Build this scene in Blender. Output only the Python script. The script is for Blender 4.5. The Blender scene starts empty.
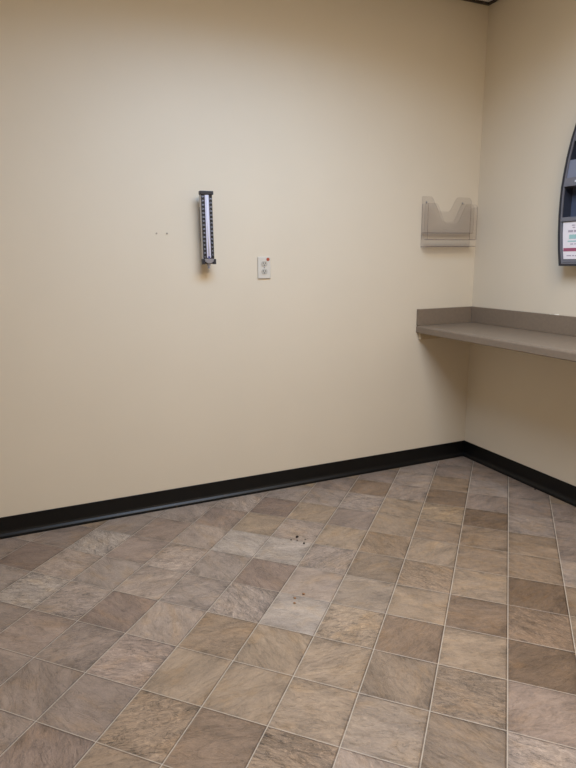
import bpy, bmesh, math, random
from mathutils import Vector, Matrix

S = bpy.context.scene
C = S.collection
random.seed(7)

# ---------------------------------------------------------------- camera
cam_data = bpy.data.cameras.new('camera')
cam = bpy.data.objects.new('camera', cam_data); C.objects.link(cam)
cam_data.sensor_fit = 'VERTICAL'; cam_data.sensor_height = 24.0
cam_data.lens = 573.9967 / 768.0 * 24.0
cam_data.clip_start = 0.02
_r = Vector((0.917226075, -0.398202257, -0.011458165))
_d = Vector((-0.095005078, -0.190722418, -0.977035821))
_f = Vector((0.386872540, 0.897251315, -0.212766811))
M = Matrix((( _r.x, -_d.x, -_f.x, -2.4325082),
            ( _r.y, -_d.y, -_f.y, -2.78996217),
            ( _r.z, -_d.z, -_f.z, 1.25147295),
            (0, 0, 0, 1)))
cam.matrix_world = M
S.camera = cam

# ---------------------------------------------------------------- world, light, exposure
W = bpy.data.worlds.new('world'); S.world = W; W.use_nodes = True
W.node_tree.nodes['Background'].inputs[0].default_value = (0.9, 0.88, 0.85, 1)
W.node_tree.nodes['Background'].inputs[1].default_value = 0.0

# a ceiling troffer and an added fill light (both outside the frame): position, half sizes, watts, colour, spread
LIGHTS = [
    dict(x=-1.50, y=-1.30, hx=.60, hy=.30, power=34.0, color=(.42, .65, 1.0), spread=155),
    dict(x=-1.28, y=-2.15, hx=.60, hy=.30, power=42.0, color=(1.0, .845, .65), spread=180),  # unseen warm fill lamp, added to lift the darker areas
]
S.view_settings.view_transform = 'Standard'
S.view_settings.look = 'None'
S.view_settings.gamma = 1.0
S.view_settings.use_curve_mapping = False
S.view_settings.exposure = 0.0
S.cycles.transparent_max_bounces = 48

CEIL = 2.606
X0, Y0 = -3.7, -3.6              # room extents (left wall, front wall)

# ---------------------------------------------------------------- helpers
def srgb(r, g, b):
    f = lambda c: (c / 255 / 12.92) if c / 255 <= 0.04045 else ((c / 255 + 0.055) / 1.055) ** 2.4
    return (f(r), f(g), f(b), 1.0)

def new_mat(name):
    m = bpy.data.materials.new(name); m.use_nodes = True
    nt = m.node_tree
    return m, nt, nt.nodes['Principled BSDF']

def mat(name, col, rough=0.5, metal=0.0, spec=0.5, noise=0.0, nscale=30.0, bump=0.0, bscale=200.0, coat=0.0):
    m, nt, b = new_mat(name)
    b.inputs['Roughness'].default_value = rough
    b.inputs['Metallic'].default_value = metal
    b.inputs['Specular IOR Level'].default_value = spec
    b.inputs['Coat Weight'].default_value = coat
    tc = nt.nodes.new('ShaderNodeTexCoord')
    if noise > 0:
        n = nt.nodes.new('ShaderNodeTexNoise'); n.inputs['Scale'].default_value = nscale
        n.inputs['Detail'].default_value = 4
        nt.links.new(tc.outputs['Object'], n.inputs['Vector'])
        mr = nt.nodes.new('ShaderNodeMapRange')
        mr.inputs['From Min'].default_value = 0.3; mr.inputs['From Max'].default_value = 0.7
        mr.inputs['To Min'].default_value = 1 - noise; mr.inputs['To Max'].default_value = 1 + noise
        nt.links.new(n.outputs['Fac'], mr.inputs['Value'])
        mx = nt.nodes.new('ShaderNodeMix'); mx.data_type = 'RGBA'; mx.blend_type = 'MULTIPLY'
        mx.inputs['Factor'].default_value = 1.0
        mx.inputs[6].default_value = col
        nt.links.new(mr.outputs['Result'], mx.inputs[7])
        nt.links.new(mx.outputs[2], b.inputs['Base Color'])
    else:
        b.inputs['Base Color'].default_value = col
    if bump > 0:
        n2 = nt.nodes.new('ShaderNodeTexNoise'); n2.inputs['Scale'].default_value = bscale
        n2.inputs['Detail'].default_value = 3
        nt.links.new(tc.outputs['Object'], n2.inputs['Vector'])
        bp = nt.nodes.new('ShaderNodeBump'); bp.inputs['Strength'].default_value = bump
        bp.inputs['Distance'].default_value = 0.002
        nt.links.new(n2.outputs['Fac'], bp.inputs['Height'])
        nt.links.new(bp.outputs['Normal'], b.inputs['Normal'])
    return m

def obj(name, bm, m, parent=None, smooth=False, loc=None):
    me = bpy.data.meshes.new(name)
    bmesh.ops.recalc_face_normals(bm, faces=bm.faces[:])
    bm.to_mesh(me); bm.free()
    for x in (m if isinstance(m, (list, tuple)) else [m]):
        me.materials.append(x)
    if smooth:
        for p in me.polygons: p.use_smooth = True
    o = bpy.data.objects.new(name, me); C.objects.link(o)
    if parent: o.parent = parent
    if loc: o.location = loc
    return o

def tag(o, label, cat, group=None):
    o['label'] = label; o['category'] = cat
    if group: o['group'] = group
    return o

def thing(name, label, cat, loc=(0, 0, 0), group=None):
    o = bpy.data.objects.new(name, None); C.objects.link(o)
    o.location = loc; o.empty_display_size = 0.05
    return tag(o, label, cat, group)

def structure(o):
    o['kind'] = 'structure'; return o

def box(bm, x0, x1, y0, y1, z0, z1, bevel=0.0, seg=2, mi=0):
    t = bmesh.new()
    bmesh.ops.create_cube(t, size=1.0)
    for v in t.verts:
        v.co = Vector(((x0 + x1) / 2 + v.co.x * (x1 - x0), (y0 + y1) / 2 + v.co.y * (y1 - y0), (z0 + z1) / 2 + v.co.z * (z1 - z0)))
    if bevel > 0:
        bmesh.ops.bevel(t, geom=t.edges[:], offset=bevel, segments=seg, profile=0.5, affect='EDGES')
    for f in t.faces: f.material_index = mi
    merge(bm, t)

def merge(bm, t):
    me = bpy.data.meshes.new('tmp'); t.to_mesh(me); t.free()
    bm.from_mesh(me); bpy.data.meshes.remove(me)

def prism(bm, pts, a, d, mi_cap=0, mi_side=0):
    """pts: closed outline of 3D points; a: extrusion vector."""
    vs = [bm.verts.new(Vector(p)) for p in pts]
    ws = [bm.verts.new(Vector(p) + Vector(a) * d) for p in pts]
    f = bm.faces.new(vs); g = bm.faces.new(list(reversed(ws)))
    f.material_index = g.material_index = mi_cap
    n = len(pts)
    for i in range(n):
        s = bm.faces.new((vs[i], ws[i], ws[(i + 1) % n], vs[(i + 1) % n])); s.material_index = mi_side

def cyl(bm, p0, p1, r0, r1=None, seg=20, mi=0):
    r1 = r0 if r1 is None else r1
    p0 = Vector(p0); p1 = Vector(p1); ax = (p1 - p0).normalized()
    u = ax.orthogonal().normalized(); w = ax.cross(u)
    A = [bm.verts.new(p0 + (u * math.cos(2 * math.pi * i / seg) + w * math.sin(2 * math.pi * i / seg)) * r0) for i in range(seg)]
    B = [bm.verts.new(p1 + (u * math.cos(2 * math.pi * i / seg) + w * math.sin(2 * math.pi * i / seg)) * r1) for i in range(seg)]
    bm.faces.new(A).material_index = mi; bm.faces.new(B).material_index = mi
    for i in range(seg):
        bm.faces.new((A[i], B[i], B[(i + 1) % seg], A[(i + 1) % seg])).material_index = mi

def text_mesh(body, size, place):
    """small lettering as mesh; place maps (u, v) in metres to a 3D point."""
    cu = bpy.data.curves.new('tmp_text', 'FONT'); cu.body = body; cu.size = size
    cu.align_x = 'CENTER'; cu.align_y = 'CENTER'; cu.resolution_u = 2
    o = bpy.data.objects.new('tmp_text', cu); C.objects.link(o)
    dg = bpy.context.evaluated_depsgraph_get()
    me = bpy.data.meshes.new_from_object(o.evaluated_get(dg))
    bm = bmesh.new(); bm.from_mesh(me)
    for v in bm.verts: v.co = Vector(place(v.co.x, v.co.y))
    bpy.data.objects.remove(o); bpy.data.curves.remove(cu); bpy.data.meshes.remove(me)
    return bm

# ---------------------------------------------------------------- materials of the shell
WALL = mat('cream_wall_paint', srgb(217, 205, 184), rough=0.55, spec=0.35, noise=0.012, nscale=3.0, bump=0.04, bscale=160)
CEILM = mat('ceiling_tile', srgb(225, 222, 214), rough=0.9, noise=0.08, nscale=120, bump=0.3, bscale=150)
ANGLE = mat('bronze_wall_angle', srgb(52, 44, 36), rough=0.5)
BASE = mat('black_vinyl_cove_base', srgb(7, 7, 7), rough=0.42, spec=0.36, noise=0.08, nscale=12)

# ---------------------------------------------------------------- floor: printed slate tile vinyl
TS = 0.205
PHI = math.radians(-44.09032841508026)
OFF = Vector((-1.09540346, -1.51984803))
def tile_to_room(a, b):
    c, s = math.cos(PHI), math.sin(PHI)
    return Vector((TS * (c * a - s * b) + OFF.x, TS * (s * a + c * b) + OFF.y, 0))

PAL = {'D': (116, 95, 75), 'B': (131, 109, 88), 'b': (143, 121, 98), 't': (152, 131, 108), 'T': (155, 132, 105), 'O': (158, 131, 102),
       'm': (147, 127, 111), 'M': (134, 114, 99), 'g': (141, 123, 108), 'G': (150, 133, 118), 'P': (157, 138, 121), 'L': (161, 146, 131),
       'h': (137, 118, 98), 'H': (147, 129, 110)}
# print of the vinyl, column by column: first row index and one letter per tile (+ marks a rough cleft print)
COLS = {-11: (-1, 'g'), -10: (-2, 'GMg'), -9: (-3, 'gL+PL+G'), -8: (-4, 'gmG+GmmG'), -7: (-5, 'gggMPP+PmG+'), -6: (-5, 'Mgm+PGGLtMG'),
        -5: (-4, 'b+tbG+MLPtGg'), -4: (-4, 'BttLPG+tgG+Bg'), -3: (-4, 'b+ttt+HhbttPGG'), -2: (-3, 'HhBtb+tbT+Bbgg'),
        -1: (-3, 'hh+tBtbbD+gGgg'), 0: (-3, 'G+mDB+DbbGggg'), 1: (3, 'ggg')}
TONE = {}
for a, (b0, row) in COLS.items():
    b = b0 - 1
    for ch in row:
        if ch == '+': TONE[(a, b)] = TONE[(a, b)][0] + '+'
        else: b += 1; TONE[(a, b)] = ch
def tile_tone(a, b):
    rr = random.Random(a * 131 + b * 977 + 5)
    k = TONE.get((a, b)) or rr.choice('bTtGgPtGb')
    c = PAL[k[0]]; j = rr.uniform(-3, 3)
    rough = rr.uniform(.75, 1) if '+' in k else rr.uniform(0, .45)
    return srgb(c[0] + j, c[1] + j, c[2] + j), rough, rr

bm = bmesh.new()
uvl = bm.loops.layers.uv.new('UVMap')
cl = bm.loops.layers.float_color.new('tile_tone')
sl = bm.loops.layers.float_color.new('tile_seed')
grid = {}
def gv(a, b):
    if (a, b) not in grid: grid[(a, b)] = bm.verts.new(tile_to_room(a, b))
    return grid[(a, b)]
for a in range(-26, 22):
    for b in range(-26, 26):
        ctr = tile_to_room(a + .5, b + .5)
        if not (X0 - .3 < ctr.x < .3 and Y0 - .3 < ctr.y < .3): continue
        f = bm.faces.new((gv(a, b), gv(a + 1, b), gv(a + 1, b + 1), gv(a, b + 1)))
        tone, rough, rr = tile_tone(a, b)
        seed = (rr.random(), rough, rr.random(), 1)
        for l, uv in zip(f.loops, ((0, 0), (1, 0), (1, 1), (0, 1))):
            l[uvl].uv = uv; l[cl] = tone; l[sl] = seed
for co, no in (((0, 0, 0), (1, 0, 0)), ((0, 0, 0), (0, 1, 0)), ((X0, 0, 0), (-1, 0, 0)), ((0, Y0, 0), (0, -1, 0))):
    bmesh.ops.bisect_plane(bm, geom=bm.verts[:] + bm.edges[:] + bm.faces[:], plane_co=co, plane_no=no, clear_outer=True)

def floor_material():
    m, nt, b = new_mat('slate_print_vinyl')
    N = nt.nodes; L = nt.links
    def node(t, **k):
        n = N.new(t)
        for q, v in k.items(): setattr(n, q, v)
        return n
    def math_(op, a, b2=None, clamp=False):
        n = node('ShaderNodeMath', operation=op); n.use_clamp = clamp
        for i, v in enumerate((a, b2)):
            if v is None: continue
            if isinstance(v, (int, float)): n.inputs[i].default_value = v
            else: L.new(v, n.inputs[i])
        return n.outputs[0]
    def maprange(v, a0, a1, b0, b1, smooth=False):
        n = node('ShaderNodeMapRange')
        if smooth: n.interpolation_type = 'SMOOTHSTEP'
        L.new(v, n.inputs['Value'])
        for k, x in zip(('From Min', 'From Max', 'To Min', 'To Max'), (a0, a1, b0, b1)): n.inputs[k].default_value = x
        return n.outputs['Result']
    uv = node('ShaderNodeUVMap', uv_map='UVMap').outputs[0]
    tone = node('ShaderNodeVertexColor', layer_name='tile_tone').outputs[0]
    seed = node('ShaderNodeVertexColor', layer_name='tile_seed').outputs[0]
    sp = node('ShaderNodeSeparateColor'); L.new(seed, sp.inputs[0])
    s0, s1, s2 = sp.outputs
    suv = node('ShaderNodeSeparateXYZ'); L.new(uv, suv.inputs[0]); U, V = suv.outputs[0], suv.outputs[1]
    # tile-local coordinates, turned to the tile's own grain direction
    ang = maprange(s0, 0, 1, -1.2, .9)
    rot = node('ShaderNodeVectorRotate', rotation_type='Z_AXIS')
    rot.inputs['Center'].default_value = (.5, .5, 0)
    L.new(uv, rot.inputs['Vector']); L.new(ang, rot.inputs['Angle'])
    offs = node('ShaderNodeVectorMath', operation='SCALE'); L.new(seed, offs.inputs[0]); offs.inputs['Scale'].default_value = 40
    addv = node('ShaderNodeVectorMath', operation='ADD'); L.new(rot.outputs[0], addv.inputs[0]); L.new(offs.outputs[0], addv.inputs[1])
    def streak(sx, sy, detail, dist, scale=1.0, rough=.6):
        mp = node('ShaderNodeVectorMath', operation='MULTIPLY'); L.new(addv.outputs[0], mp.inputs[0]); mp.inputs[1].default_value = (sx, sy, 1)
        n = node('ShaderNodeTexNoise'); n.inputs['Scale'].default_value = scale; n.inputs['Detail'].default_value = detail
        n.inputs['Roughness'].default_value = rough; n.inputs['Distortion'].default_value = dist
        L.new(mp.outputs[0], n.inputs['Vector']); return n.outputs['Fac']
    big = streak(1.2, 2.4, 4, .8)
    mid = streak(2.8, 6, 7, 2.6, rough=.68)
    fine = streak(13, 24, 8, 2.0, rough=.8)
    def ridge_of(v, w):                          # thin cleft lines where the noise crosses its middle
        return maprange(math_('ABSOLUTE', math_('SUBTRACT', v, .5)), 0, w, 1, 0, True)
    cleft = streak(1.1, 3.6, 5, 2.2)
    cleft2 = streak(1.5, 5.0, 5, 2.4, scale=1.3)
    dline = ridge_of(cleft, .016); lline = ridge_of(cleft2, .020)
    amt = maprange(s1, .1, .9, .10, 1.0)
    val = math_('ADD', math_('MULTIPLY', maprange(big, .3, .7, -.5, .5), .42),
                math_('ADD', math_('MULTIPLY', math_('MULTIPLY', maprange(mid, .3, .7, -.5, .5), maprange(s1, 0, 1, .30, .70)), 1.0),
                      math_('MULTIPLY', maprange(fine, .3, .7, -.5, .5), .40)))
    val = math_('SUBTRACT', val, math_('MULTIPLY', math_('MULTIPLY', dline, amt), .42))
    val = math_('ADD', val, math_('MULTIPLY', math_('MULTIPLY', lline, amt), .50))
    # printed darker rim on each tile, uneven
    eu = math_('MINIMUM', U, math_('SUBTRACT', 1.0, U)); ev = math_('MINIMUM', V, math_('SUBTRACT', 1.0, V))
    rim = maprange(math_('MINIMUM', eu, ev), .01, .16, 1, 0, True)
    val = math_('SUBTRACT', val, math_('MULTIPLY', math_('MULTIPLY', rim, maprange(big, .35, .65, 1, 0)), .20))
    gain = math_('ADD', 1.0, val)
    c1 = node('ShaderNodeMix', data_type='RGBA', blend_type='MULTIPLY'); c1.inputs['Factor'].default_value = 1
    L.new(tone, c1.inputs[6]); L.new(gain, c1.inputs[7])
    # ochre and grey mineral tints
    hue = streak(1.6, 3.0, 3, .5)
    warm = node('ShaderNodeMix', data_type='RGBA', blend_type='MULTIPLY'); L.new(c1.outputs[2], warm.inputs[6])
    warm.inputs[7].default_value = (1.07, .99, .86, 1); L.new(maprange(hue, .5, .72, 0, .8, True), warm.inputs['Factor'])
    cool = node('ShaderNodeMix', data_type='RGBA', blend_type='MULTIPLY'); L.new(warm.outputs[2], cool.inputs[6])
    cool.inputs[7].default_value = (.98, .99, 1.02, 1); L.new(maprange(hue, .5, .30, 0, .8, True), cool.inputs['Factor'])
    ridge = dline
    # printed joints: pale line with a dark edge beside it
    def band(v, a0, a1, w=.004):
        return math_('MULTIPLY', maprange(v, a0 - w, a0 + w, 0, 1), maprange(v, a1 - w, a1 + w, 1, 0))
    pale = math_('MAXIMUM', band(U, -.1, .014), math_('MULTIPLY', band(V, -.1, .013), .72))
    dark = math_('MAXIMUM', band(U, .980, 1.1), math_('MULTIPLY', band(V, .982, 1.1), .9))
    dk = node('ShaderNodeMix', data_type='RGBA', blend_type='MULTIPLY'); L.new(cool.outputs[2], dk.inputs[6])
    dk.inputs[7].default_value = (.55, .52, .5, 1); L.new(math_('MULTIPLY', dark, .85), dk.inputs['Factor'])
    gr = node('ShaderNodeMix', data_type='RGBA'); L.new(dk.outputs[2], gr.inputs[6])
    gr.inputs[7].default_value = srgb(196, 182, 164); L.new(math_('MULTIPLY', pale, .85), gr.inputs['Factor'])
    L.new(gr.outputs[2], b.inputs['Base Color'])
    L.new(maprange(mid, .3, .7, .36, .5), b.inputs['Roughness'])
    b.inputs['Specular IOR Level'].default_value = .5
    h = math_('ADD', math_('MULTIPLY', mid, .6), math_('MULTIPLY', fine, .4))
    h = math_('SUBTRACT', h, math_('MULTIPLY', ridge, .3))
    h = math_('SUBTRACT', h, math_('MULTIPLY', math_('MAXIMUM', pale, dark), .5))
    bp = node('ShaderNodeBump'); bp.inputs['Strength'].default_value = .7; bp.inputs['Distance'].default_value = .003
    L.new(h, bp.inputs['Height']); L.new(bp.outputs[0], b.inputs['Normal'])
    return m

structure(obj('floor', bm, floor_material()))

# ---------------------------------------------------------------- walls and ceiling
def slab(name, *a, m=WALL):
    b_ = bmesh.new(); box(b_, *a); return structure(obj(name, b_, m))
slab('wall_back', X0 - .1, .1, 0, .1, -.02, CEIL + .06)
slab('wall_right', 0, .1, Y0 - .1, 0, -.02, CEIL + .06)
slab('wall_left', X0 - .1, X0, Y0 - .1, 0, -.02, CEIL + .06)
slab('wall_front', X0, 0, Y0 - .1, Y0, -.02, CEIL + .06)
slab('ceiling', X0 - .1, .1, Y0 - .1, .1, CEIL + .004, CEIL + .05, m=CEILM)
slab('trim_1', X0, 0, -.016, 0, CEIL - .006, CEIL + .003, m=ANGLE)
slab('trim_2', -.016, 0, Y0, -.0165, CEIL - .006, CEIL + .003, m=ANGLE)

def base_profile():
    p = [(0, 0), (0, .099), (.002, .1005), (.004, .099), (.0042, .036)]
    p += [(.0046, .0300), (.0080, .0215), (.0146, .0142), (.0162, .0120), (.0166, .0090), (.0166, 0)]
    return p
def base_run(name, far, near):
    """far/near map the profile (depth, z) to points at the two ends (mitred at the room corner)"""
    bm = bmesh.new(); P = base_profile()
    A = [bm.verts.new(far(a, z)) for a, z in P]; B = [bm.verts.new(near(a, z)) for a, z in P]
    bm.faces.new(A); bm.faces.new(B)
    for i in range(len(P)):
        j = (i + 1) % len(P); bm.faces.new((A[i], A[j], B[j], B[i]))
    return structure(obj(name, bm, BASE))
base_run('baseboard_back', lambda a, z: (X0, -a, z), lambda a, z: (-a - .0001, -a, z))
base_run('baseboard_right', lambda a, z: (-a, Y0, z), lambda a, z: (-a, -a - .0001, z))

# ---------------------------------------------------------------- ceiling fixture and added fill fixture (above the frame, light the room)
FIXM = mat('white_enamel', srgb(235, 235, 232), rough=.4)
for q, lt in enumerate(LIGHTS):
    DIF, nt, b = new_mat('lit_diffuser')
    b.inputs['Emission Color'].default_value = (*lt['color'], 1); b.inputs['Emission Strength'].default_value = 1.5 if lt['power'] > 0 else 0
    b.inputs['Base Color'].default_value = (.9, .9, .9, 1)
    fx = thing('ceiling_or_fill_light', ('recessed ceiling troffer with neutral white diffuser, nearer the back wall',
                                 'added unseen warm fill light built as a troffer, nearer the front wall')[q],
               'ceiling light', (lt['x'], lt['y'], CEIL))
    HX, HY = lt['hx'], lt['hy']
    bm = bmesh.new()
    for s in (-1, 1):
        box(bm, -HX - .03, HX + .03, s * HY - .015 + s * .015, s * HY + .015 + s * .015, -.014, .003, .002)
        box(bm, s * HX - .015 + s * .015, s * HX + .015 + s * .015, -HY, HY, -.014, .003, .002)
    obj('frame', bm, FIXM, fx)
    bm = bmesh.new(); box(bm, -HX, HX, -HY, HY, -.004, .002)
    obj('diffuser', bm, DIF, fx)
    ld = bpy.data.lights.new('troffer_or_fill_lamp', 'AREA'); ld.shape = 'RECTANGLE'; ld.size = 2 * HX; ld.size_y = 2 * HY
    ld.energy = lt['power']; ld.color = lt['color']; ld.spread = math.radians(lt['spread'])
    lo = bpy.data.objects.new('troffer_or_fill_lamp', ld); C.objects.link(lo); lo.parent = fx; lo.location = (0, 0, -.008)

# ---------------------------------------------------------------- counter shelf in the corner
LAM = mat('taupe_laminate', srgb(126, 111, 95), rough=.34, spec=.5, noise=.06, nscale=60)
CLEATM = mat('painted_cleat', srgb(196, 180, 152), rough=.6, noise=.03, nscale=20)
ct = thing('counter_shelf', 'taupe laminate wall counter with low backsplash fitted into the room corner', 'counter', (0, 0, 0))
CW, CL = .406, 1.75
bm = bmesh.new()
# rolled front edge profile in x-z, extruded along y
pr = [(-.0005, .819), (-CW + .004, .819), (-CW, .823)]
for k in range(0, 7):
    t = k / 6 * math.pi / 2
    pr.append((-CW + .012 - .012 * math.cos(t), .850 + .012 * math.sin(t)))
pr += [(-.0005, .862)]
prism(bm, [(x, -CL, z) for x, z in pr], (0, 1, 0), CL - .0005)
obj('worktop', bm, LAM, ct)
bm = bmesh.new(); box(bm, -.019, -.0005, -CL, -.0195, .8625, .957, .0015); obj('backsplash', bm, LAM, ct)
bm = bmesh.new(); box(bm, -CW, -.0005, -.019, -.0005, .8625, .957, .0015); obj('side_splash', bm, LAM, ct)
bm = bmesh.new(); box(bm, -CW + .02, -.0205, -.0195, -.0005,   .779, .8185, .0015); obj('cleat', bm, CLEATM, ct)
bm = bmesh.new(); box(bm, -.0195, -.0005, -CL + .02, -.0005,   .779, .8185, .0015); obj('cleat', bm, CLEATM, ct)
# caulk blob on the backsplash top
CAULK = mat('white_caulk', srgb(225, 220, 208), rough=.6)
for (yy, r) in ((-.645, .006), (-.632, .004), (-.60, .003)):
    bm = bmesh.new()
    bmesh.ops.create_icosphere(bm, subdivisions=2, radius=r, matrix=Matrix.Translation((-.008, yy, .9575)) @ Matrix.Diagonal((1.2, 1.6, .7, 1)))
    o = obj('caulk', bm, CAULK, ct, smooth=True); o['label'] = 'white crumb of caulk on the backsplash top'

# ---------------------------------------------------------------- mercury blood pressure gauge on the back wall
GBLK = mat('black_scale_face', srgb(20, 20, 26), rough=.35)
GCAP = mat('charcoal_plastic', srgb(38, 38, 44), rough=.4)
GBODY = mat('pale_grey_enamel', srgb(205, 203, 204), rough=.4)
GNUM = mat('scale_white_print', srgb(176, 180, 196), rough=.5)
GTUBE = mat('glass_tube_on_white', srgb(214, 211, 228), rough=.18, spec=.6)
GCHR = mat('satin_metal', srgb(150, 150, 158), rough=.35, metal=.6)
GBLUE = mat('blue_mercury_well', srgb(66, 72, 120), rough=.3)
GX = -1.6615
g = thing('blood_pressure_gauge', 'tall narrow black wall blood pressure gauge with white numerals and pale central tube', 'blood pressure gauge', (GX, -.016, 1.3991))
def gz(z): return z - 1.40
bm = bmesh.new(); box(bm, -.0275, .0275, -.0485, -.020, gz(1.252), gz(1.552), .002); obj('housing', bm, GBODY, g)
bm = bmesh.new(); box(bm, -.02, .02, -.0200, .0155, gz(1.34), gz(1.50), .002); obj('wall_bracket', bm, GCAP, g)
bm = bmesh.new(); box(bm, -.0268, .0268, -.0505, -.0486, gz(1.254), gz(1.551), .0006); sc = obj('scale_plate', bm, GBLK, g)
bm = bmesh.new()
for k in range(16):
    zz = gz(1.2665 + k * .0183)
    merge(bm, text_mesh(str(20 * k), .0120, lambda u, v, zz=zz: (-.0190 + u * .74, -.0509, zz + v * .9)))
    if k < 15:
        zz2 = zz + .00915
        merge(bm, text_mesh(str(20 * k + 10), .0120, lambda u, v, zz=zz2: (.0190 + u * .74, -.0509, zz + v * .9)))
    for s in (-1, 1):
        for q in (0,):
            z3 = zz + q * .00366
            if z3 > gz(1.548): continue
            box(bm, s * .0112 - .0012, s * .0112 + .0012, -.0508, -.0505, z3 - .0003, z3 + .0003)
o = obj('scale_numerals', bm, GNUM, sc); o['label'] = 'white numerals and ticks'
bm = bmesh.new(); box(bm, -.0098, .0098, -.0545, -.0507, gz(1.262), gz(1.549), .0016); tb = obj('tube_channel', bm, GTUBE, g)
bm = bmesh.new(); cyl(bm, (0, -.0548, gz(1.266)), (0, -.0548, gz(1.547)), .0032, seg=12); obj('glass_tube', bm, mat('clear_tube', srgb(226, 226, 236), rough=.1), g, smooth=True)
bm = bmesh.new(); box(bm, -.0045, .0045, -.0585, -.0508, gz(1.256), gz(1.270), .001); obj('mercury_well', bm, GBLUE, g)
bm = bmesh.new(); box(bm, -.0325, .0325, -.057, -.030, gz(1.550), gz(1.567), .0025); obj('top_cap', bm, GCAP, g)
bm = bmesh.new()
box(bm, -.0335, -.021, -.058, -.034, gz(1.232), gz(1.257), .002); box(bm, .021, .0335, -.058, -.034, gz(1.232), gz(1.257), .002)
box(bm, -.022, .022, -.052, -.016, gz(1.234), gz(1.2535), .002)
obj('bottom_clamp', bm, GCAP, g)
bm = bmesh.new()
prism(bm, [(-.022, -.0525, gz(1.258)), (.022, -.0525, gz(1.258)), (.020, -.0525, gz(1.245)), (.008, -.0525, gz(1.237)), (-.008, -.0525, gz(1.237)), (-.020, -.0525, gz(1.245))], (0, -1, 0), .008)
o = obj('clamp_plate', bm, GCHR, g); o['label'] = 'satin grey metal clamp plate'
bm = bmesh.new(); cyl(bm, (0, -.045, gz(1.236)), (0, -.045, gz(1.226)), .0085); cyl(bm, (0, -.045, gz(1.2262)), (0, -.045, gz(1.212)), .0052, .0062)
obj('hose_nozzle', bm, GCHR, g, smooth=False)

# ---------------------------------------------------------------- wall outlet
OPL = mat('ivory_outlet_plastic', srgb(208, 202, 190), rough=.35)
ORC = mat('receptacle_plastic', srgb(184, 178, 166), rough=.35)
OSLOT = mat('outlet_slot_dark', srgb(40, 36, 32), rough=.7)
OX, OZ = -1.3565, 1.2095
ot = thing('electrical_outlet', 'ivory duplex electrical outlet with a round orange-red sticker, on the back wall', 'electrical outlet', (OX, 0, OZ))
bm = bmesh.new(); box(bm, -.0345, .0345, -.0075, -.0004, -.0545, .0545, .003, 3); obj('cover_plate', bm, OPL, ot)
for s in (-1, 1):
    bm = bmesh.new()
    pts = []
    for k in range(24):
        t = 2 * math.pi * k / 24
        pts.append((.0165 * math.cos(t), -.0076, max(-.0125, min(.0125, .0165 * math.sin(t))) + s * .0195))
    prism(bm, pts, (0, -1, 0), .0016)
    rc = obj('receptacle', bm, ORC, ot)
    bm = bmesh.new()
    box(bm, -.0075, -.0052, -.0097, -.0090, s * .0195 - .001, s * .0195 + .0075)
    box(bm, .0052, .0075, -.0097, -.0090, s * .0195 - .0005, s * .0195 + .0070)
    cyl(bm, (0, -.0090, s * .0195 - .0065), (0, -.0097, s * .0195 - .0065), .0027, seg=14)
    obj('slots', bm, OSLOT, rc)
bm = bmesh.new(); cyl(bm, (0, -.0074, 0), (0, -.0088, 0), .0032, seg=16); box(bm, -.0026, .0026, -.0090, -.0087, -.0004, .0004)
obj('screw', bm, GCHR, ot)
bm = bmesh.new(); cyl(bm, (.0205, -.0095, .0415), (.0205, -.0075, .0415), .0082, seg=24)
o = obj('sticker', bm, mat('orange_red_sticker', srgb(176, 80, 54), rough=.5), ot); o['label'] = 'round orange-red sticker'

# ---------------------------------------------------------------- two small wall plugs left of the gauge
PLUG = mat('grey_wall_plug', srgb(146, 136, 126), rough=.6)
for x, lab in ((-1.891, 'small grey wall plug in the back wall, the one farther from the gauge'),
               (-1.842, 'small grey wall plug in the back wall, the one nearer the gauge')):
    bm = bmesh.new()
    cyl(bm, (0, -.0022, 0), (0, 0.004, 0), .0040, seg=14)
    cyl(bm, (0, -.0030, 0), (0, -.0015, 0), .0018, seg=10)
    tag(obj('wall_plug', bm, PLUG, loc=(x, 0, 1.3755)), lab, 'wall plug', 'empty wall plugs')

# ---------------------------------------------------------------- clear acrylic file holder
def acrylic(name, tint, gloss=.5):
    m = bpy.data.materials.new(name); m.use_nodes = True; nt = m.node_tree
    for n in list(nt.nodes): nt.nodes.remove(n)
    out = nt.nodes.new('ShaderNodeOutputMaterial'); mx = nt.nodes.new('ShaderNodeMixShader')
    tr = nt.nodes.new('ShaderNodeBsdfTransparent'); gl = nt.nodes.new('ShaderNodeBsdfGlossy'); fr = nt.nodes.new('ShaderNodeFresnel')
    tr.inputs[0].default_value = tint; gl.inputs['Roughness'].default_value = .08; fr.inputs[0].default_value = 1.45
    gl.inputs['Color'].default_value = (gloss, gloss, gloss, 1)
    ge = nt.nodes.new('ShaderNodeNewGeometry'); iv = nt.nodes.new('ShaderNodeMath'); iv.operation = 'SUBTRACT'; iv.inputs[0].default_value = 1.0; iv.use_clamp = True
    mu = nt.nodes.new('ShaderNodeMath'); mu.operation = 'MULTIPLY'
    nt.links.new(ge.outputs['Backfacing'], iv.inputs[1]); nt.links.new(iv.outputs[0], mu.inputs[0]); nt.links.new(fr.outputs[0], mu.inputs[1])
    nt.links.new(mu.outputs[0], mx.inputs[0]); nt.links.new(tr.outputs[0], mx.inputs[1]); nt.links.new(gl.outputs[0], mx.inputs[2])
    nt.links.new(mx.outputs[0], out.inputs[0]); return m
ACR = acrylic('clear_acrylic', (.970, .966, .967, 1))
ACE = acrylic('acrylic_cut_edge', (.74, .71, .74, 1))
ACF = acrylic('shadow_tinted_acrylic', (.72, .71, .71, 1))  # tinted dark so pocket floors and lip cast a shadow on the wall
fh = thing('wall_file_holder', 'clear acrylic wall file holder with scooped pockets, above the counter on the back wall', 'file holder', (-.2235, 0, 1.306))
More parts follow.
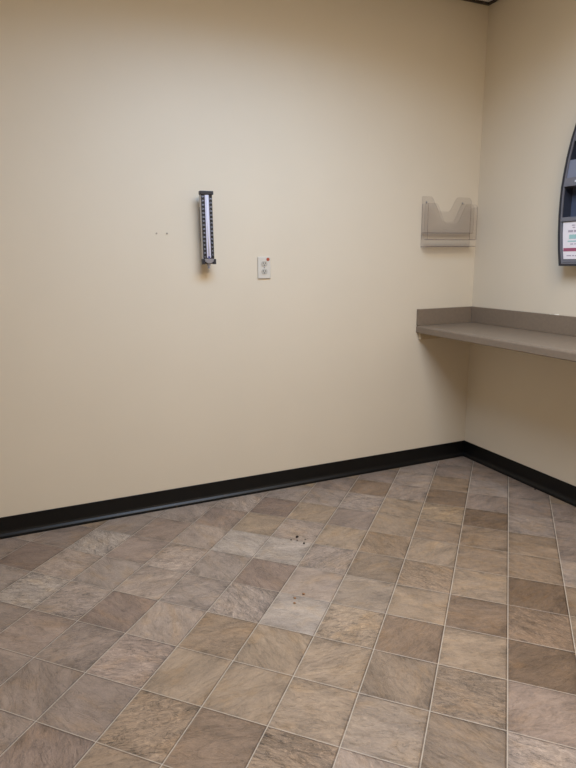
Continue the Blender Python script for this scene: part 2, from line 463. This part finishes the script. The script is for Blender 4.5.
def scoop(x0, x1, z0, zt, zs, cx, w):
    """panel outline (x, z) with a rounded scoop in the top edge"""
    p = [(x0, z0), (x1, z0)]
    for k in range(0, 6):
        t = k / 5 * math.pi / 2
        p.append((x1 - .025 * (1 - math.cos(t)), zt - .025 + .025 * math.sin(t)))
    n = 22
    for k in range(n + 1):
        u = 1 - 2 * k / n                        # from right to left
        a = abs(u)
        q_ = min(max((a - .30) / .62, 0), 1); hgt = q_ * q_ * (3 - 2 * q_)
        p.append((cx + u * w, zs + (zt - zs) * hgt))
    p += [(x0 + .006, zt), (x0, zt - .006)]
    return p
def sheet(name, pts, y, th, par):
    bm = bmesh.new(); prism(bm, [(x + .2235, y, z - 1.306) for x, z in pts], (0, -1, 0), th, 0, 1)
    return obj(name, bm, [ACR, ACE], par)
XL, XR = -.397, -.050
sheet('back_panel', scoop(XL, XR, 1.306, 1.587, 1.507, -.243, .105), -.002, .003, fh)
sheet('pocket_panel', scoop(XL, XR, 1.386, 1.548, 1.450, -.235, .11), -.030, .003, fh)
sheet('pocket_panel', scoop(XL, XR, 1.347, 1.545, 1.438, -.235, .12), -.060, .003, fh)
def abox(name, *a):
    x0, x1, y0, y1, z0, z1 = a
    bm = bmesh.new(); box(bm, x0 + .2235, x1 + .2235, y0, y1, z0 - 1.306, z1 - 1.306)
    me = obj(name, bm, [ACF if name in ('pocket_floor', 'bottom_lip') else ACR, ACE], fh)
    dims = (x1 - x0, y1 - y0, z1 - z0); th = dims.index(min(dims))
    for f in me.data.polygons:
        f.material_index = 0 if abs(f.normal[th]) > .5 else 1
    return me
abox('side_panel', XL, XL + .003, -.0595, -.0055, 1.350, 1.545)
abox('side_panel', XR - .003, XR, -.0595, -.0055, 1.350, 1.530)
abox('pocket_floor', XL + .0035, XR - .0035, -.0595, -.0335, 1.347, 1.350)
abox('pocket_floor', XL + .0035, XR - .0035, -.0295, -.0055, 1.386, 1.389)
abox('bottom_lip', XL, XR, -.0595, -.0055, 1.310, 1.313)  # lip carried forward to lengthen the holder's shadow on the wall
for x in (-.368, -.115):
    bm = bmesh.new(); cyl(bm, (x + .2235, -.0050, 1.555 - 1.306), (x + .2235, -.0075, 1.555 - 1.306), .0055, .004, seg=16)
    o = obj('screw', bm, GCHR, fh); o['label'] = 'small grey mounting screw'

# ---------------------------------------------------------------- literature rack on the right wall
RBLK = mat('charcoal_rack_plastic', srgb(40, 41, 48), rough=.38)
RGRY = mat('grey_rack_plastic', srgb(112, 112, 120), rough=.42, noise=.03, nscale=40)
RNAVY = mat('slate_blue_rack_plastic', srgb(76, 84, 104), rough=.4)
RDRK = mat('depth_shaded_rack_plastic', srgb(46, 51, 66), rough=.45)  # depth shadow of the opening put into the inner wall's darker navy
RPOC = mat('blue_grey_pocket_plastic', srgb(122, 128, 146), rough=.35)
RSMK = acrylic('smoky_clear_pocket', (.80, .83, .90, 1), .8)
CARD = mat('white_card', srgb(236, 230, 234), rough=.45)
INK = mat('grey_ink', srgb(176, 166, 178), rough=.6)
TEAL = mat('teal_ink', srgb(160, 200, 198), rough=.6)
MAROON = mat('maroon_ink', srgb(158, 82, 108), rough=.6)
RC = -.880                                         # centre line (y)
rk = thing('literature_rack', 'dark grey arched plastic leaflet rack with a white card, on the right wall', 'leaflet rack', (0, RC, 1.192))
prof = [(1.203, .199), (1.28, .212), (1.356, .2205), (1.441, .226), (1.51, .2265), (1.573, .225), (1.64, .2175), (1.706, .208),
        (1.785, .191), (1.851, .171), (1.91, .146), (1.96, .116), (1.995, .085), (2.018, .052), (2.028, .018)]
def outline(inset, z_lo=None, z_hi=None):
    """closed (y, z) outline of the rack's front, local to the rack"""
    P = [(max(w - inset, .004), z) for z, w in prof if (z_lo is None or z >= z_lo) and (z_hi is None or z <= z_hi)]
    def width(z):
        for (za, wa), (zb, wb) in zip(prof, prof[1:]):
            if za <= z <= zb: return wa + (wb - wa) * (z - za) / (zb - za) - inset
        return prof[0][1] - inset
    if z_lo is not None: P = [(width(z_lo), z_lo)] + P
    if z_hi is not None: P = P + [(width(z_hi), z_hi)]
    if z_hi is None: P[-1] = (P[-1][0], P[-1][1] - inset)
    if z_lo is None: P[0] = (P[0][0], P[0][1] + inset)
    return [(w, z - 1.192) for w, z in P] + [(-w, z - 1.192) for w, z in reversed(P)]
def ring(bm, o_in, o_out, x0, x1):
    n = len(o_in)
    vs = [[bm.verts.new((x, y, z)) for y, z in o] for x, o in ((x0, o_out), (x1, o_out), (x1, o_in), (x0, o_in))]
    for q in range(4):
        A, B = vs[q], vs[(q + 1) % 4]
        for i in range(n): bm.faces.new((A[i], A[(i + 1) % n], B[(i + 1) % n], B[i]))
bm = bmesh.new(); ring(bm, outline(.010), outline(0), -.001, -.070); obj('outer_shell', bm, RBLK, rk)
bm = bmesh.new(); ring(bm, outline(.016), outline(.0102), -.060, -.067); obj('inner_rim', bm, RGRY, rk)
bm = bmesh.new(); ring(bm, outline(.013), outline(.0102), -.001, -.0598); obj('inner_wall', bm, RDRK, rk)
bm = bmesh.new(); prism(bm, [(-.001, y, z) for y, z in outline(.0135)], (-1, 0, 0), .004); obj('back_plate', bm, RNAVY, rk)
def level(name, z0, z1, x0, x1, m, inset=.0162, par=rk):
    bm = bmesh.new(); prism(bm, [(x0, y, z) for y, z in outline(inset, z0, z1)], (1, 0, 0), x1 - x0)
    return obj(name, bm, m, par)
level('bottom_sill', 1.2205, 1.230, -.068, -.0055, RGRY)
cf = level('card_panel', 1.2305, 1.413, -.060, -.050, RGRY)
level('lip', 1.4135, 1.432, -.068, -.0055, RGRY)
level('lip', 1.574, 1.612, -.068, -.0055, RGRY)
level('lip', 1.775, 1.800, -.062, -.0055, RGRY)
level('pocket_front', 1.6125, 1.692, -.060, -.057, RPOC)
level('pocket_front', 1.8005, 1.870, -.055, -.052, RPOC)
bm = bmesh.new(); box(bm, -.045, -.0055, -.004, .004, 1.4325 - 1.192, 1.5735 - 1.192); obj('divider', bm, RNAVY, rk)
bm = bmesh.new(); box(bm, -.0695, -.0682, .03, .150, 1.588 - 1.192, 1.598 - 1.192, .0004)
o = obj('lip_label', bm, mat('pale_label', srgb(205, 205, 214), rough=.5), rk); o['label'] = 'narrow pale label strip'
# printed card on the lower front, a sheet of its own in the rack
bm = bmesh.new(); prism(bm, [(-.0602, y, z) for y, z in outline(.0225, 1.236, 1.408)], (-1, 0, 0), .001)
cdo = obj('info_card', bm, CARD, None, loc=(0, RC, 1.192))
tag(cdo, 'white printed card with teal and maroon bands in the leaflet rack', 'card')
rr = random.Random(4)
for z, hh, l0, l1 in ((1.393, .0028, .150, -.12), (1.383, .0028, .145, -.12), (1.366, .005, .168, -.15), (1.306, .0024, .150, -.14), (1.252, .0026, .165, -.15)):
    y = l0; bm = bmesh.new()
    while y > l1:
        w = rr.uniform(.012, .03)
        box(bm, -.0616, -.0612, max(y - w, l1), y, z - hh - 1.192, z + hh - 1.192); y -= w + .005
    obj('text_line', bm, INK, cdo)
bm = bmesh.new(); box(bm, -.0616, -.0612, -.10, .160, 1.330 - 1.192, 1.350 - 1.192); obj('teal_band', bm, TEAL, cdo)
bm = bmesh.new(); box(bm, -.0616, -.0612, -.12, .166, 1.316 - 1.192, 1.322 - 1.192); obj('teal_band', bm, TEAL, cdo)
bm = bmesh.new(); box(bm, -.0616, -.0612, -.17, .187, 1.272 - 1.192, 1.288 - 1.192); obj('maroon_band', bm, MAROON, cdo)

# leaflet standing in the middle pocket
bm = bmesh.new(); box(bm, -.036, -.032, -.06, .126, 1.433 - 1.192, 1.545 - 1.192)
tag(obj('leaflet', bm, mat('pale_blue_leaflet', srgb(196, 206, 222), rough=.5), loc=(0, RC, 1.192)), 'pale blue leaflet standing in the dark middle pocket of the rack', 'leaflet')

# ---------------------------------------------------------------- crumbs on the floor
CR = mat('dark_crumb', srgb(46, 36, 28), rough=.8)
CRP = mat('tan_crumb', srgb(150, 112, 78), rough=.8)
def crumb(x, y, s, m, lab, grp, flat=.5, seed=0):
    rr = random.Random(seed)
    bm = bmesh.new(); bmesh.ops.create_icosphere(bm, subdivisions=2, radius=s)
    for v in bm.verts:
        k = 1 + rr.uniform(-.22, .22); v.co = Vector((v.co.x * k * 1.3, v.co.y * k, v.co.z * k * flat))
    mz = min(v.co.z for v in bm.verts)
    for v in bm.verts: v.co.z -= mz
    o = obj('crumb', bm, m, loc=(x, y, .0002)); o.rotation_euler.z = rr.uniform(0, 3)
    tag(o, lab, 'crumb', grp)
crumb(-1.441, -.573, .0062, CR, 'largest dark crumb of the dark group on the mid-floor', 'dark crumbs on the floor', .6, 1)
crumb(-1.437, -.642, .0046, CR, 'dark crumb on the mid-floor, nearest the camera of the dark group', 'dark crumbs on the floor', .6, 2)
crumb(-1.475, -.585, .003, CR, 'small dark crumb left of the largest dark crumb', 'dark crumbs on the floor', .6, 3)
crumb(-1.452, -.600, .0028, CR, 'tiny dark crumb just in front of the largest dark crumb', 'dark crumbs on the floor', .6, 4)
crumb(-1.415, -.607, .0024, CR, 'tiny dark crumb right of the largest dark crumb', 'dark crumbs on the floor', .6, 9)
crumb(-.027, -.616, .005, CR, 'dark crumb lying against the right wall baseboard', None, .6, 5)
crumb(-1.607, -1.002, .0045, CRP, 'tan crumb, rightmost of the tan group on the floor', 'tan crumbs on the floor', .6, 6)
crumb(-1.648, -1.012, .0045, CRP, 'tan crumb left of the others in the tan group', 'tan crumbs on the floor', .6, 7)
crumb(-1.662, -1.041, .004, CRP, 'tan crumb nearest the camera of the tan group', 'tan crumbs on the floor', .6, 8)
